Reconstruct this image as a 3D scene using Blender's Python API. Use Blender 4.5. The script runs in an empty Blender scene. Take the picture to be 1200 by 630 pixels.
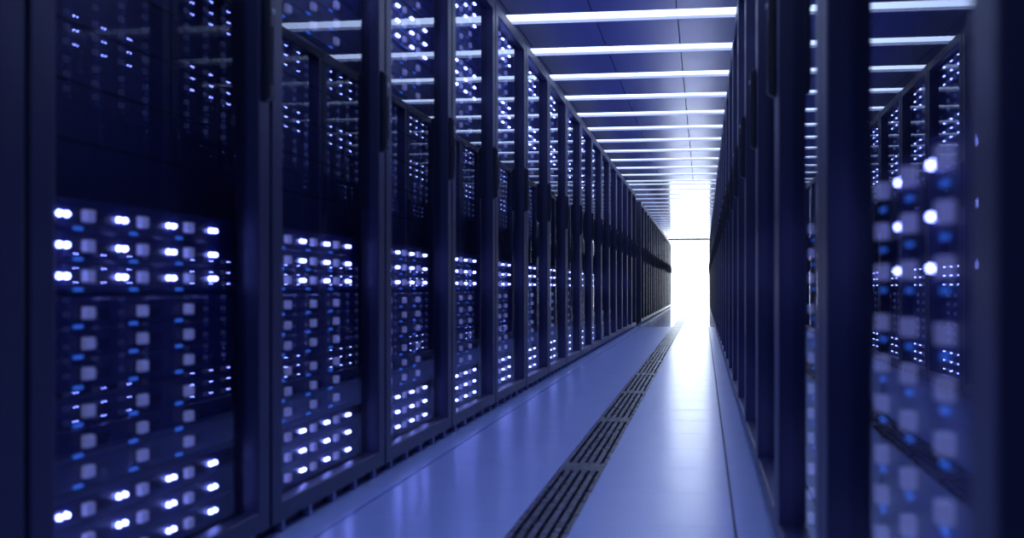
import bpy, bmesh, math, random
from mathutils import Matrix, Vector

S = bpy.context.scene
C = S.collection
A = 1.05                       # metres from the camera line to the left row of doors
P = 1.046 * A                  # pitch of the racks
B = 0.161 * A                  # right row of doors
H = 0.59 * A                   # camera height
TOP = (0.59 + 1.397) * A       # rack tops
CE = (0.59 + 1.57) * A         # ceiling height
Y0 = 1.704 * A                 # front boundary of the first rack fully in view
RSH = 0.048 * A                 # the right row stands slightly further on
GAP0 = Y0 + 16 * P             # cross aisle
GAP1 = 19.94 * A
TILE = 0.49 * A
YEND = 38.95 * A
PI = math.pi

# ---------------------------------------------------------------- materials
def mat(name, col, rough=0.5, metal=0.0, spec=0.5, noise=0.0, nscale=30.0, bump=0.0, emit=None, es=0.0, coat=0.0):
    m = bpy.data.materials.new(name); m.use_nodes = True
    nt = m.node_tree; b = nt.nodes['Principled BSDF']
    b.inputs['Base Color'].default_value = (*col, 1)
    b.inputs['Roughness'].default_value = rough
    b.inputs['Metallic'].default_value = metal
    b.inputs['Specular IOR Level'].default_value = spec
    b.inputs['Coat Weight'].default_value = coat
    tc = nt.nodes.new('ShaderNodeTexCoord')
    n = nt.nodes.new('ShaderNodeTexNoise'); n.inputs['Scale'].default_value = nscale
    n.inputs['Detail'].default_value = 3
    nt.links.new(tc.outputs['Object'], n.inputs['Vector'])
    if noise:
        mr = nt.nodes.new('ShaderNodeMapRange')
        mr.inputs['To Min'].default_value = max(0.02, rough - noise)
        mr.inputs['To Max'].default_value = rough + noise
        nt.links.new(n.outputs['Fac'], mr.inputs['Value'])
        nt.links.new(mr.outputs['Result'], b.inputs['Roughness'])
    if bump:
        bp = nt.nodes.new('ShaderNodeBump'); bp.inputs['Strength'].default_value = bump
        bp.inputs['Distance'].default_value = 0.001
        nt.links.new(n.outputs['Fac'], bp.inputs['Height'])
        nt.links.new(bp.outputs['Normal'], b.inputs['Normal'])
    if emit:
        b.inputs['Emission Color'].default_value = (*emit, 1)
        b.inputs['Emission Strength'].default_value = es
    return m

def glass_mat():
    m = bpy.data.materials.new('tinted_door_glass'); m.use_nodes = True
    nt = m.node_tree; nt.nodes.clear()
    out = nt.nodes.new('ShaderNodeOutputMaterial')
    mix = nt.nodes.new('ShaderNodeMixShader')
    tr = nt.nodes.new('ShaderNodeBsdfTransparent'); tr.inputs['Color'].default_value = (0.82, 0.84, 0.95, 1)
    gl = nt.nodes.new('ShaderNodeBsdfGlossy'); gl.inputs['Roughness'].default_value = 0.0
    gl.inputs['Color'].default_value = (0.86, 0.9, 1, 1)
    fr = nt.nodes.new('ShaderNodeFresnel'); fr.inputs['IOR'].default_value = 1.55
    geo = nt.nodes.new('ShaderNodeNewGeometry')
    inv = nt.nodes.new('ShaderNodeMath'); inv.operation = 'SUBTRACT'; inv.inputs[0].default_value = 1
    mul = nt.nodes.new('ShaderNodeMath'); mul.operation = 'MULTIPLY'
    nt.links.new(geo.outputs['Backfacing'], inv.inputs[1])
    sc_ = nt.nodes.new('ShaderNodeMath'); sc_.operation = 'MULTIPLY'; sc_.inputs[1].default_value = 0.72
    nt.links.new(fr.outputs['Fac'], sc_.inputs[0])
    nt.links.new(sc_.outputs[0], mul.inputs[0]); nt.links.new(inv.outputs[0], mul.inputs[1])
    nt.links.new(mul.outputs[0], mix.inputs['Fac'])
    nt.links.new(tr.outputs[0], mix.inputs[1]); nt.links.new(gl.outputs[0], mix.inputs[2])
    nt.links.new(mix.outputs[0], out.inputs['Surface'])
    return m

def emit_mat(name, col, s):
    m = bpy.data.materials.new(name); m.use_nodes = True
    nt = m.node_tree; nt.nodes.clear()
    out = nt.nodes.new('ShaderNodeOutputMaterial'); e = nt.nodes.new('ShaderNodeEmission')
    e.inputs['Color'].default_value = (*col, 1); e.inputs['Strength'].default_value = s
    nt.links.new(e.outputs[0], out.inputs['Surface'])
    return m

M_FRAME = mat('navy_black_powder_coat', (0.018, 0.022, 0.070), 0.38, 0.0, 0.45, noise=0.05, nscale=60)
M_BODY = mat('cabinet_steel', (0.013, 0.015, 0.045), 0.4, 0.0, 0.5, noise=0.05, nscale=40)
M_PLINTH = mat('plinth_steel', (0.010, 0.012, 0.03), 0.5)
M_FOOT = mat('foot_metal', (0.22, 0.27, 0.5), 0.35, 0.3)
M_HANDLE = mat('handle_black', (0.010, 0.011, 0.028), 0.45)
M_HMETAL = mat('lock_metal', (0.35, 0.38, 0.45), 0.3, 1.0)
M_SERVER = mat('server_black', (0.016, 0.020, 0.085), 0.38, 0.0, 0.5, noise=0.06, nscale=90)
M_VENT = mat('server_vent', (0.004, 0.004, 0.01), 0.7)
M_KNOB = mat('knob_grey_added_glow', (0.80, 0.80, 0.92), 0.5, noise=0.05, emit=(0.60, 0.62, 0.95), es=0.11)  # faint glow added to the knobs, which room light alone leaves too dark
M_LED = emit_mat('status_led', (0.26, 0.31, 1.0), 30.0)
M_PILL = emit_mat('indicator_led', (0.05, 0.20, 1.0), 0.7)
M_GLASS = glass_mat()
M_FLOOR = mat('floor_tile', (0.38, 0.48, 0.95), 0.24, 0.0, 0.6, noise=0.03, nscale=5, bump=0.02)
M_FLOOR2 = mat('polished_floor_tile', (0.38, 0.48, 0.95), 0.12, 0.0, 0.6, noise=0.02, nscale=5)
M_GROUT = mat('floor_joint', (0.02, 0.025, 0.06), 0.6)
M_GRATE = mat('grate_metal', (0.016, 0.018, 0.060), 0.28, 0.2, noise=0.05)
M_TROUGH = mat('grate_trough', (0.004, 0.004, 0.012), 0.9)
M_CEIL = mat('ceiling_panel', (0.33, 0.37, 0.76), 0.3, 0.3, 0.6, noise=0.04, nscale=4)
M_CEIL2 = mat('polished_ceiling_panel', (0.33, 0.37, 0.76), 0.15, 0.3, 0.6)
M_HOUS = mat('light_housing', (0.42, 0.42, 0.56), 0.6)
M_DIFF = emit_mat('light_diffuser', (0.54, 0.68, 1.0), 3.4)
M_WALL = mat('wall_paint', (0.03, 0.035, 0.08), 0.7, noise=0.05, bump=0.1)
M_BAR = mat('header_bar', (0.02, 0.022, 0.03), 0.6)
M_END = emit_mat('bright_frosted_glazing', (0.80, 0.90, 1.0), 7.0)

# ---------------------------------------------------------------- mesh helpers
class MB:
    def __init__(s): s.bm = bmesh.new(); s.mats = []
    def mi(s, m):
        if m not in s.mats: s.mats.append(m)
        return s.mats.index(m)
    def _fin(s, verts, m, bev=0.0, seg=2):
        i = s.mi(m)
        faces = {f for v in verts for f in v.link_faces}
        for f in faces: f.material_index = i
        if bev:
            edges = list({e for v in verts for e in v.link_edges})
            r = bmesh.ops.bevel(s.bm, geom=edges, offset=bev, segments=seg, affect='EDGES', profile=0.5)
            for f in r['faces']: f.material_index = i
    def box(s, x0, x1, y0, y1, z0, z1, m, bev=0.0, seg=2):
        r = bmesh.ops.create_cube(s.bm, size=1)
        bmesh.ops.transform(s.bm, verts=r['verts'], matrix=Matrix.Translation(((x0+x1)/2, (y0+y1)/2, (z0+z1)/2)) @ Matrix.Diagonal((abs(x1-x0), abs(y1-y0), abs(z1-z0), 1)))
        s._fin(r['verts'], m, bev, seg)
    def disc(s, x, y, z, rad, h, m, n=10, axis='X'):       # small domed button, pointing to +X
        r = bmesh.ops.create_cone(s.bm, cap_ends=True, segments=n, radius1=rad, radius2=rad*0.75, depth=h)
        rot = Matrix.Rotation(PI/2, 4, 'Y') if axis == 'X' else Matrix.Identity(4)
        bmesh.ops.transform(s.bm, verts=r['verts'], matrix=Matrix.Translation((x, y, z)) @ rot)
        s._fin(r['verts'], m)
    def prism(s, pts, y0, y1, m, bev=0.0):                 # outline in x,z extruded along y
        a = [s.bm.verts.new((x, y0, z)) for x, z in pts]; b = [s.bm.verts.new((x, y1, z)) for x, z in pts]
        n = len(pts); s.bm.faces.new(a[::-1]); s.bm.faces.new(b)
        for k in range(n): s.bm.faces.new((a[k], a[(k+1) % n], b[(k+1) % n], b[k]))
        bmesh.ops.recalc_face_normals(s.bm, faces=list({f for v in a+b for f in v.link_faces}))
        s._fin(a+b, m, bev)
    def ring(s, x0, x1, yo, zo, yi, zi, m, bev=0.0):       # a frame round an opening, in the y,z plane
        def loop(x, ys, zs): return [s.bm.verts.new((x, y, z)) for y, z in ((ys[0], zs[0]), (ys[1], zs[0]), (ys[1], zs[1]), (ys[0], zs[1]))]
        fo, fi, bo, bi = loop(x1, yo, zo), loop(x1, yi, zi), loop(x0, yo, zo), loop(x0, yi, zi)
        for k in range(4):
            l = (k+1) % 4
            s.bm.faces.new((fo[k], fo[l], fi[l], fi[k])); s.bm.faces.new((bo[k], bi[k], bi[l], bo[l]))
            s.bm.faces.new((fo[k], bo[k], bo[l], fo[l])); s.bm.faces.new((fi[k], fi[l], bi[l], bi[k]))
        vs = fo+fi+bo+bi
        i = s.mi(m)
        faces = list({f for v in vs for f in v.link_faces})
        bmesh.ops.recalc_face_normals(s.bm, faces=faces)
        for f in faces: f.material_index = i
        if bev:
            ed = [e for v in fo+fi for e in v.link_edges if not any((w in bo or w in bi) for w in e.verts)]
            ed = [e for e in set(ed) if (e.verts[0] in fo) == (e.verts[1] in fo)]
            r = bmesh.ops.bevel(s.bm, geom=ed, offset=bev, segments=3, affect='EDGES', profile=0.5)
            for f in r['faces']: f.material_index = i
    def mesh(s, name):
        me = bpy.data.meshes.new(name); s.bm.to_mesh(me); s.bm.free()
        for m in s.mats: me.materials.append(m)
        return me
    def obj(s, name, parent=None): return link(name, s.mesh(name), parent)

def link(name, me, parent=None, loc=(0, 0, 0)):
    o = bpy.data.objects.new(name, me); C.objects.link(o); o.location = loc
    if parent: o.parent = parent
    return o
def empty(name, loc=(0, 0, 0), rz=0.0):
    o = bpy.data.objects.new(name, None); C.objects.link(o)
    o.location = loc; o.rotation_euler = (0, 0, rz); o.empty_display_size = 0.1
    return o
def tag(o, label, cat, group=None):
    o['label'] = label; o['category'] = cat
    if group: o['group'] = group
    return o
def struct(o): o['kind'] = 'structure'; return o
def copy_tree(o, parent=None):
    c = o.copy(); C.objects.link(c)
    if parent: c.parent = parent
    for ch in list(o.children): copy_tree(ch, c)
    return c

ONES = ['', 'first', 'second', 'third', 'fourth', 'fifth', 'sixth', 'seventh', 'eighth', 'ninth', 'tenth', 'eleventh', 'twelfth', 'thirteenth',
        'fourteenth', 'fifteenth', 'sixteenth', 'seventeenth', 'eighteenth', 'nineteenth']
def ordinal(n):
    if n < 20: return ONES[n]
    t = {2: 'twent', 3: 'thirt', 4: 'fort'}[n // 10]
    return t + 'ieth' if n % 10 == 0 else t + 'y-' + ONES[n % 10]

# ---------------------------------------------------------------- the server, seen from its front (+x)
ROWH = 0.053 * A
SRVH = 0.1715 * A
SW0, SW1 = 0.045 * A, 1.001 * A          # server from/to along the rack width
FX = -0.075 * A                          # server front plane behind the door plane
LEDY = [0.234, 0.447, 0.662, 0.877]
KNOBY = [0.100, 0.310, 0.521, 0.735]
PILLY = [0.075, 0.285, 0.495, 0.700]
ROWS = [SRVH/2 + d * ROWH for d in (-1, 0, 1)]

def server_body(mb):
    mb.box(FX - 0.70*A, FX - 0.006, SW0, SW1, 0.0005, SRVH - 0.0015, M_SERVER)
    for z in ROWS:                        # three blade fronts with a groove between them
        mb.box(FX - 0.008, FX, SW0 + 0.002, SW1 - 0.002, z - ROWH*0.485, z + ROWH*0.485, M_SERVER, 0.0015, 1)
        for y in [0.165 + 0.2125*k for k in range(4)]:   # small vent slots
            for q in range(3):
                mb.box(FX - 0.001, FX + 0.0006, (y - 0.028)*A, (y + 0.028)*A, z - 0.012 + q*0.007, z - 0.009 + q*0.007, M_VENT)
def knob_shape(mb, x, y, z):
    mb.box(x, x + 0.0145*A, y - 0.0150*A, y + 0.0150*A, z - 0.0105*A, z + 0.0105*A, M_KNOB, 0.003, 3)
    mb.box(x - 0.0005, x + 0.0025, y - 0.017*A, y + 0.017*A, z - 0.0125*A, z + 0.0125*A, M_HANDLE, 0.001, 1)
def led_shape(mb, x, y, z, n=10): mb.disc(x + 0.0033, y, z, 0.0050, 0.0066, M_LED, n)
def pill_shape(mb, x, y, z): mb.box(x, x + 0.004, y - 0.015*A, y + 0.015*A, z - 0.003, z + 0.003, M_PILL, 0.001, 1)

mb = MB(); server_body(mb); ME_BODY = mb.mesh('blade_server')
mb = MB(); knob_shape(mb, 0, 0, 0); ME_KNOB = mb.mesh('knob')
mb = MB(); led_shape(mb, 0, 0, 0); ME_LED = mb.mesh('status_light')
mb = MB(); pill_shape(mb, 0, 0, 0); ME_PILL = mb.mesh('indicator_light')

def simple_server(lit, pills=True):
    mb = MB()
    mb.box(FX - 0.70*A, FX, SW0, SW1, 0.0005, SRVH - 0.0015, M_SERVER)
    for z in ROWS:
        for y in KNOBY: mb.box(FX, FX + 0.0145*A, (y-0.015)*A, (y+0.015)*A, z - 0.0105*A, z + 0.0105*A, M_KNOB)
        for y in (PILLY if pills else []): mb.box(FX, FX + 0.004, (y-0.015)*A, (y+0.015)*A, z - 0.023*A - 0.003, z - 0.023*A + 0.003, M_PILL)
        if lit:
            for y in LEDY:
                for s in (-1, 1): mb.disc(FX + 0.004, y*A + s*0.0128, z, 0.0046, 0.008, M_LED, 6)
    return mb.mesh('blade_server')
ME_SIMPLE = {(l, p): simple_server(l, p) for l in (True, False) for p in (True, False)}

def detailed_server(lit, pills=True):
    t = link('blade_server', ME_BODY)
    for z in ROWS:
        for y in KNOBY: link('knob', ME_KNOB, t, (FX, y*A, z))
        for y in (PILLY if pills else []): link('indicator_light', ME_PILL, t, (FX, y*A, z - 0.023*A))
        if lit:
            for y in LEDY:
                for s in (-1, 1): link('status_light', ME_LED, t, (FX, y*A + s*0.0128, z))
    return t
PROTO = {}
def get_server(lit, pills, detail):
    if detail:
        key = (lit, pills)
        if key not in PROTO:
            PROTO[key] = detailed_server(lit, pills); return PROTO[key]
        return copy_tree(PROTO[key])
    return link('blade_server', ME_SIMPLE[(lit, pills)])

SRV = [(-0.4405, True), (-0.269, False), (-0.0975, False), (0.073, True),
       (0.777, False), (0.9485, True), (1.120, False), (1.2915, True)]
SRVNAME = ['lowest', 'second lowest', 'third lowest', 'fourth lowest', 'fourth from the top', 'third from the top', 'second from the top', 'topmost']

# ---------------------------------------------------------------- the rack
G = 0.008 * A
def build_rack():
    t = empty('server_rack')
    zb = 0.060 * A                                     # inside floor of the cabinet
    mb = MB()
    d0, d1 = -1.0*A, -0.0365*A
    w = 0.016*A
    mb.box(d0, d1, 0.001, w, 0.03*A, TOP, M_BODY, 0.001, 1)
    mb.box(d0, d1, P - w, P - 0.001, 0.03*A, TOP, M_BODY, 0.001, 1)
    mb.box(d0, d1, w, P - w, TOP - 0.018*A, TOP, M_BODY)
    mb.box(d0, d1, w, P - w, 0.03*A, zb, M_BODY)
    mb.box(d0, d0 + 0.01, w, P - w, zb, TOP - 0.018*A, M_BODY)
    mb.obj('cabinet', t)
    mb = MB()
    mb.box(-0.98*A, -0.030*A, 0.004, P - 0.004, 0.0, 0.0295*A, M_PLINTH)
    mb.obj('plinth', t)
    mb = MB()
    mb.box(-0.028*A, -0.006*A, -0.010*A, 0.010*A, 0.0, 0.029*A, M_FOOT, 0.002, 1)
    mf = mb.mesh('foot')
    for k in range(5): link('foot', mf, t, (0, (0.105 + 0.209*k)*A, 0))
    # shelf that carries the upper servers, blank panel between the two stacks
    zs = H + (0.777 - 0.08575)*A
    mb = MB(); mb.box(-0.90*A, -0.085*A, w + 0.001, P - w - 0.001, zs - 0.012, zs - 0.0005, M_BODY); mb.obj('shelf', t)
    zt = H + (0.073 + 0.08575)*A
    mb = MB(); mb.box(-0.135*A, -0.125*A, w + 0.001, P - w - 0.001, zt + 0.004, zs - 0.014, M_BODY, 0.001, 1)
    for k in range(1, 5):
        z = zt + (zs - zt)*k/5
        mb.box(-0.126*A, -0.1235*A, 0.05*A, P - 0.05*A, z - 0.002, z + 0.002, M_VENT)
    mb.obj('blanking_panel', t)
    # door
    z0, z1 = 0.030*A, TOP
    zg0, zg1 = H - 0.513*A, TOP - 0.055*A
    mb = MB()
    mb.ring(-0.036*A, 0.0, (G, P - G), (z0, z1), (0.08*A, P - 0.08*A), (zg0, zg1), M_FRAME, 0.004)
    door = mb.obj('door', t)
    mb = MB(); mb.box(-0.0325*A, -0.029*A, 0.0805*A, P - 0.0805*A, zg0 + 0.0005, zg1 - 0.0005, M_GLASS); mb.obj('glass_pane', door)
    h0, h1 = H + 0.439*A, H + 0.670*A
    yh0, yh1 = P - 0.054*A, P - 0.020*A
    mb = MB()
    mb.prism([(0.0005, h0 - 0.012), (0.0005, h1 + 0.012), (0.018*A, h1), (0.018*A, h0)], yh0, yh1, M_HANDLE, 0.003)
    mb.box(0.018*A, 0.020*A, yh0 + 0.012, yh1 - 0.012, h0 + 0.03, h1 - 0.07, M_BODY, 0.002, 1)
    mb.disc(0.019*A, (yh0 + yh1)/2, h1 - 0.035, 0.008, 0.005, M_HMETAL, 16)
    mb.obj('handle', door)
    return t

rack0 = build_rack()
first = [True]
def place_rack(side, y, n, filled, detail):
    r = rack0 if first[0] else copy_tree(rack0)
    first[0] = False
    if side == 'left': r.location = (-A, y, 0); r.rotation_euler = (0, 0, 0)
    else: r.location = (B, y + P + RSH, 0); r.rotation_euler = (0, 0, PI)
    far = 'beyond the cross aisle, ' if y > GAP0 + 0.1 else ''
    if n <= 18:
        lab = f'tall black server rack with glass door, {ordinal(n)} from the camera in the {side} row'
    else:
        lab = f'narrow-looking dark server rack near the bright end, {ordinal(n)} from the camera in the {side} row'
    tag(r, lab, 'server rack', f'server racks of the {side} row')
    if filled:
        for k, (rel, lit) in enumerate(SRV):
            s = get_server(lit, k > 0, detail)
            z = H + rel*A - SRVH/2
            if side == 'left': s.location = (-A, y, z)
            else: s.location = (B, y + P + RSH, z); s.rotation_euler = (0, 0, PI)
            state = 'with bright lamps' if lit else 'with unlit lamps'
            tag(s, f'server {state}, {SRVNAME[k]} in {ordinal(n)} rack of {side} row', 'server', f'servers {"with" if lit else "without"} bright lamps behind the {side} glass doors')

def yk(k): return Y0 + k*P
for side in ('left', 'right'):
    n = 0
    for k in range(-1, 16):
        n += 1
        place_rack(side, yk(k), n, k <= 14, (0 <= k <= 3) if side == 'left' else (0 <= k <= 1))
    for k in range(18):
        n += 1
        place_rack(side, GAP1 + k*P if side == 'left' else yk(16 + k), n, False, False)

# ---------------------------------------------------------------- floor and grates
XL, XR, YB = -3.3*A, 2.0*A, -2.6*A
GX0, GX1 = -0.4655*A, -0.320*A
SEAM = 4.047 * A
YBREAK = SEAM + 30*TILE                # polished part of the floor starts here
mb = MB()
cols = [(XL, -1.891*A), (-1.891*A, -0.909*A), (-0.909*A, GX0), (GX1, 0.0766*A), (0.0766*A, 1.0586*A), (1.0586*A, XR)]
rows_y = []
y = SEAM - 14*TILE
while y < YEND:
    rows_y.append(y); y += TILE
for (a, b) in cols:
    for y in rows_y:
        m = M_FLOOR if y < YBREAK - 0.01 else M_FLOOR2
        ga = 0.0 if a in (GX1,) else 0.0035
        gb = 0.0 if b in (GX0,) else 0.0035
        mb.box(a + ga, b - gb, y + 0.0008, min(y + TILE, YEND) - 0.0008, -0.03, 0.0, m)
mb.box(XL, GX0, YB, YEND, -0.06, -0.012, M_GROUT)
mb.box(GX1, XR, YB, YEND, -0.06, -0.012, M_GROUT)
struct(mb.obj('floor'))
mb = MB()
mb.box(GX0 - 0.01, GX1 + 0.01, YB, YEND, -0.12, -0.11, M_TROUGH)
mb.box(GX0 - 0.01, GX0 - 0.0005, YB, YEND, -0.11, -0.061, M_TROUGH)
mb.box(GX1 + 0.0005, GX1 + 0.01, YB, YEND, -0.11, -0.061, M_TROUGH)
struct(mb.obj('trim_1'))

def grate_mesh():
    mb = MB(); L = 3*TILE - 0.003; W = GX1 - GX0 - 0.003
    t = 0.022
    ex = 0.085*A
    mb.box(0.0, W, 0, ex, -t, 0, M_GRATE, 0.001, 1)
    mb.box(0.0, W, L - ex, L, -t, 0, M_GRATE, 0.001, 1)
    edge = 0.013*A; slot = 0.009*A
    nbar = 4
    bw = (W - 2*edge - 5*slot)/nbar
    xs = [(0, edge)] + [(edge + slot*(k+1) + bw*k, edge + slot*(k+1) + bw*(k+1)) for k in range(nbar)] + [(W - edge, W)]
    for a, b in xs: mb.box(a, b, ex, L - ex, -t, 0, M_GRATE, 0.001, 1)
    for q in (1, 2): mb.box(edge, W - edge, L*q/3 - 0.006, L*q/3 + 0.006, -t, -0.006, M_GRATE)
    return mb.mesh('floor_grate')
mg = grate_mesh()
y = SEAM - 3*TILE*3; n = 0
while y + 3*TILE < YEND:
    o = link('floor_grate', mg, None, (GX0 + 0.0015, y + 0.0015, -0.001))
    if y + 3*TILE > 2.8*A:
        n += 1
        tag(o, f'dark slotted metal floor grate, {ordinal(n)} from the bottom edge of the photo', 'floor grate', 'floor grates along the aisle')
    else:
        tag(o, 'dark slotted metal floor grate beside or behind the camera', 'floor grate', 'floor grates beside the camera')
    y += 3*TILE

# ---------------------------------------------------------------- ceiling and its lights
ZL0 = 6.98*A; STEP = 1.005*A; LW = 0.263*A
lights = [ZL0 + STEP*k for k in range(-8, 12)]
y = 18.62*A
while y + LW < YEND - 0.3:
    lights.append(y); y += STEP
LX0, LX1 = -1.75*A, 0.85*A
TH = 0.05
seams = [XL, -2.534*A, -2.057*A, -1.58*A, -1.103*A, -0.626*A, -0.149*A, 0.328*A, 0.805*A, 1.282*A, XR]
mb = MB()
edges = [YB] + [v for z in lights for v in (z, z + LW)] + [YEND]
for i in range(0, len(edges), 2):
    m = M_CEIL if edges[i] < 18.2*A else M_CEIL2
    for a, b in zip(seams, seams[1:]):
        mb.box(a + 0.0035, b - 0.0035, edges[i], edges[i+1], CE, CE + TH, m)
for z in lights:
    mb.box(XL, LX0, z, z + LW, CE, CE + TH, M_CEIL); mb.box(LX1, XR, z, z + LW, CE, CE + TH, M_CEIL)
mb.box(XL, XR, YB, YEND, CE + TH + 0.06, CE + TH + 0.08, M_GROUT)
struct(mb.obj('ceiling'))
mb = MB(); r = 0.019*A
x0, x1 = LX0 + 0.0015, LX1 - 0.0015
mb.box(x0, x1, 0.001, 0.006, 0.0005, 0.045, M_HOUS); mb.box(x0, x1, LW - 0.006, LW - 0.001, 0.0005, 0.045, M_HOUS)
mb.box(x0, x0 + 0.005, 0.006, LW - 0.006, 0.0005, 0.045, M_HOUS); mb.box(x1 - 0.005, x1, 0.006, LW - 0.006, 0.0005, 0.045, M_HOUS)
mb.box(x0, x1, 0.001, LW - 0.001, 0.045, 0.05, M_HOUS)
ME_H = mb.mesh('ceiling_light')
mb = MB(); mb.box(x0 + 0.006, x1 - 0.006, 0.0065, LW - 0.0065, r, r + 0.012, M_DIFF); ME_D = mb.mesh('diffuser')
n = 0
for z in lights:
    o = link('ceiling_light', ME_H, None, (0, z, CE))
    link('diffuser', ME_D, o)
    if z >= ZL0 - 0.01:
        n += 1
        tag(o, f'long white strip light across the ceiling, {ordinal(n)} from the top edge of the photo', 'ceiling light', 'strip lights across the ceiling')
    else:
        tag(o, 'long white strip light on the ceiling over or behind the camera', 'ceiling light', 'strip lights over the camera')

# ---------------------------------------------------------------- walls and the bright end
mb = MB(); mb.box(XL - 0.1, XL, YB, YEND, -0.1, CE + 0.15, M_WALL); struct(mb.obj('wall_left'))
mb = MB(); mb.box(XR, XR + 0.1, YB, YEND, -0.1, CE + 0.15, M_WALL); struct(mb.obj('wall_right'))
mb = MB(); mb.box(XL - 0.1, XR + 0.1, YB - 0.1, YB, -0.1, CE + 0.15, M_WALL); struct(mb.obj('wall_back'))
ZBAR = H + 1.524*A
mb = MB()
mb.box(XL - 0.1, -1.35*A, YEND, YEND + 0.1, -0.1, CE + 0.15, M_WALL)
mb.box(0.45*A, XR + 0.1, YEND, YEND + 0.1, -0.1, CE + 0.15, M_WALL)
mb.box(-1.35*A, 0.45*A, YEND + 0.02, YEND + 0.1, CE, CE + 0.15, M_WALL)
struct(mb.obj('wall_end'))
mb = MB(); mb.box(-1.35*A, 0.45*A, YEND + 0.03, YEND + 0.05, 0.0, CE, M_END); struct(mb.obj('window_1'))
mb = MB(); mb.box(-1.35*A, 0.45*A, YEND - 0.02, YEND + 0.028, ZBAR - 0.034, ZBAR + 0.034, M_BAR, 0.003); struct(mb.obj('trim_2'))

# ---------------------------------------------------------------- world, camera, view
w = bpy.data.worlds.new('World'); S.world = w; w.use_nodes = True
w.node_tree.nodes['Background'].inputs[0].default_value = (0.01, 0.015, 0.05, 1)
w.node_tree.nodes['Background'].inputs[1].default_value = 0.3
cam = bpy.data.cameras.new('camera'); co = bpy.data.objects.new('camera', cam); C.objects.link(co)
FPX = 1438.0
cam.sensor_width = 36; cam.lens = 36*FPX/1200; cam.shift_y = 22/1200
cam.clip_start = 0.02; cam.clip_end = 200
co.location = (0, 0, H); co.rotation_euler = (PI/2, 0, math.atan(224.5/FPX))
cam.dof.use_dof = True; cam.dof.focus_distance = 16.0; cam.dof.aperture_fstop = 3.9
S.camera = co
S.view_settings.view_transform = 'Standard'; S.view_settings.look = 'None'
S.view_settings.gamma = 1; S.view_settings.exposure = 0.15; S.view_settings.use_curve_mapping = False
cy = S.cycles
cy.max_bounces = 8; cy.glossy_bounces = 5; cy.diffuse_bounces = 3; cy.transparent_max_bounces = 16
cy.sample_clamp_indirect = 6.0; cy.caustics_reflective = True
cy.use_denoising = True
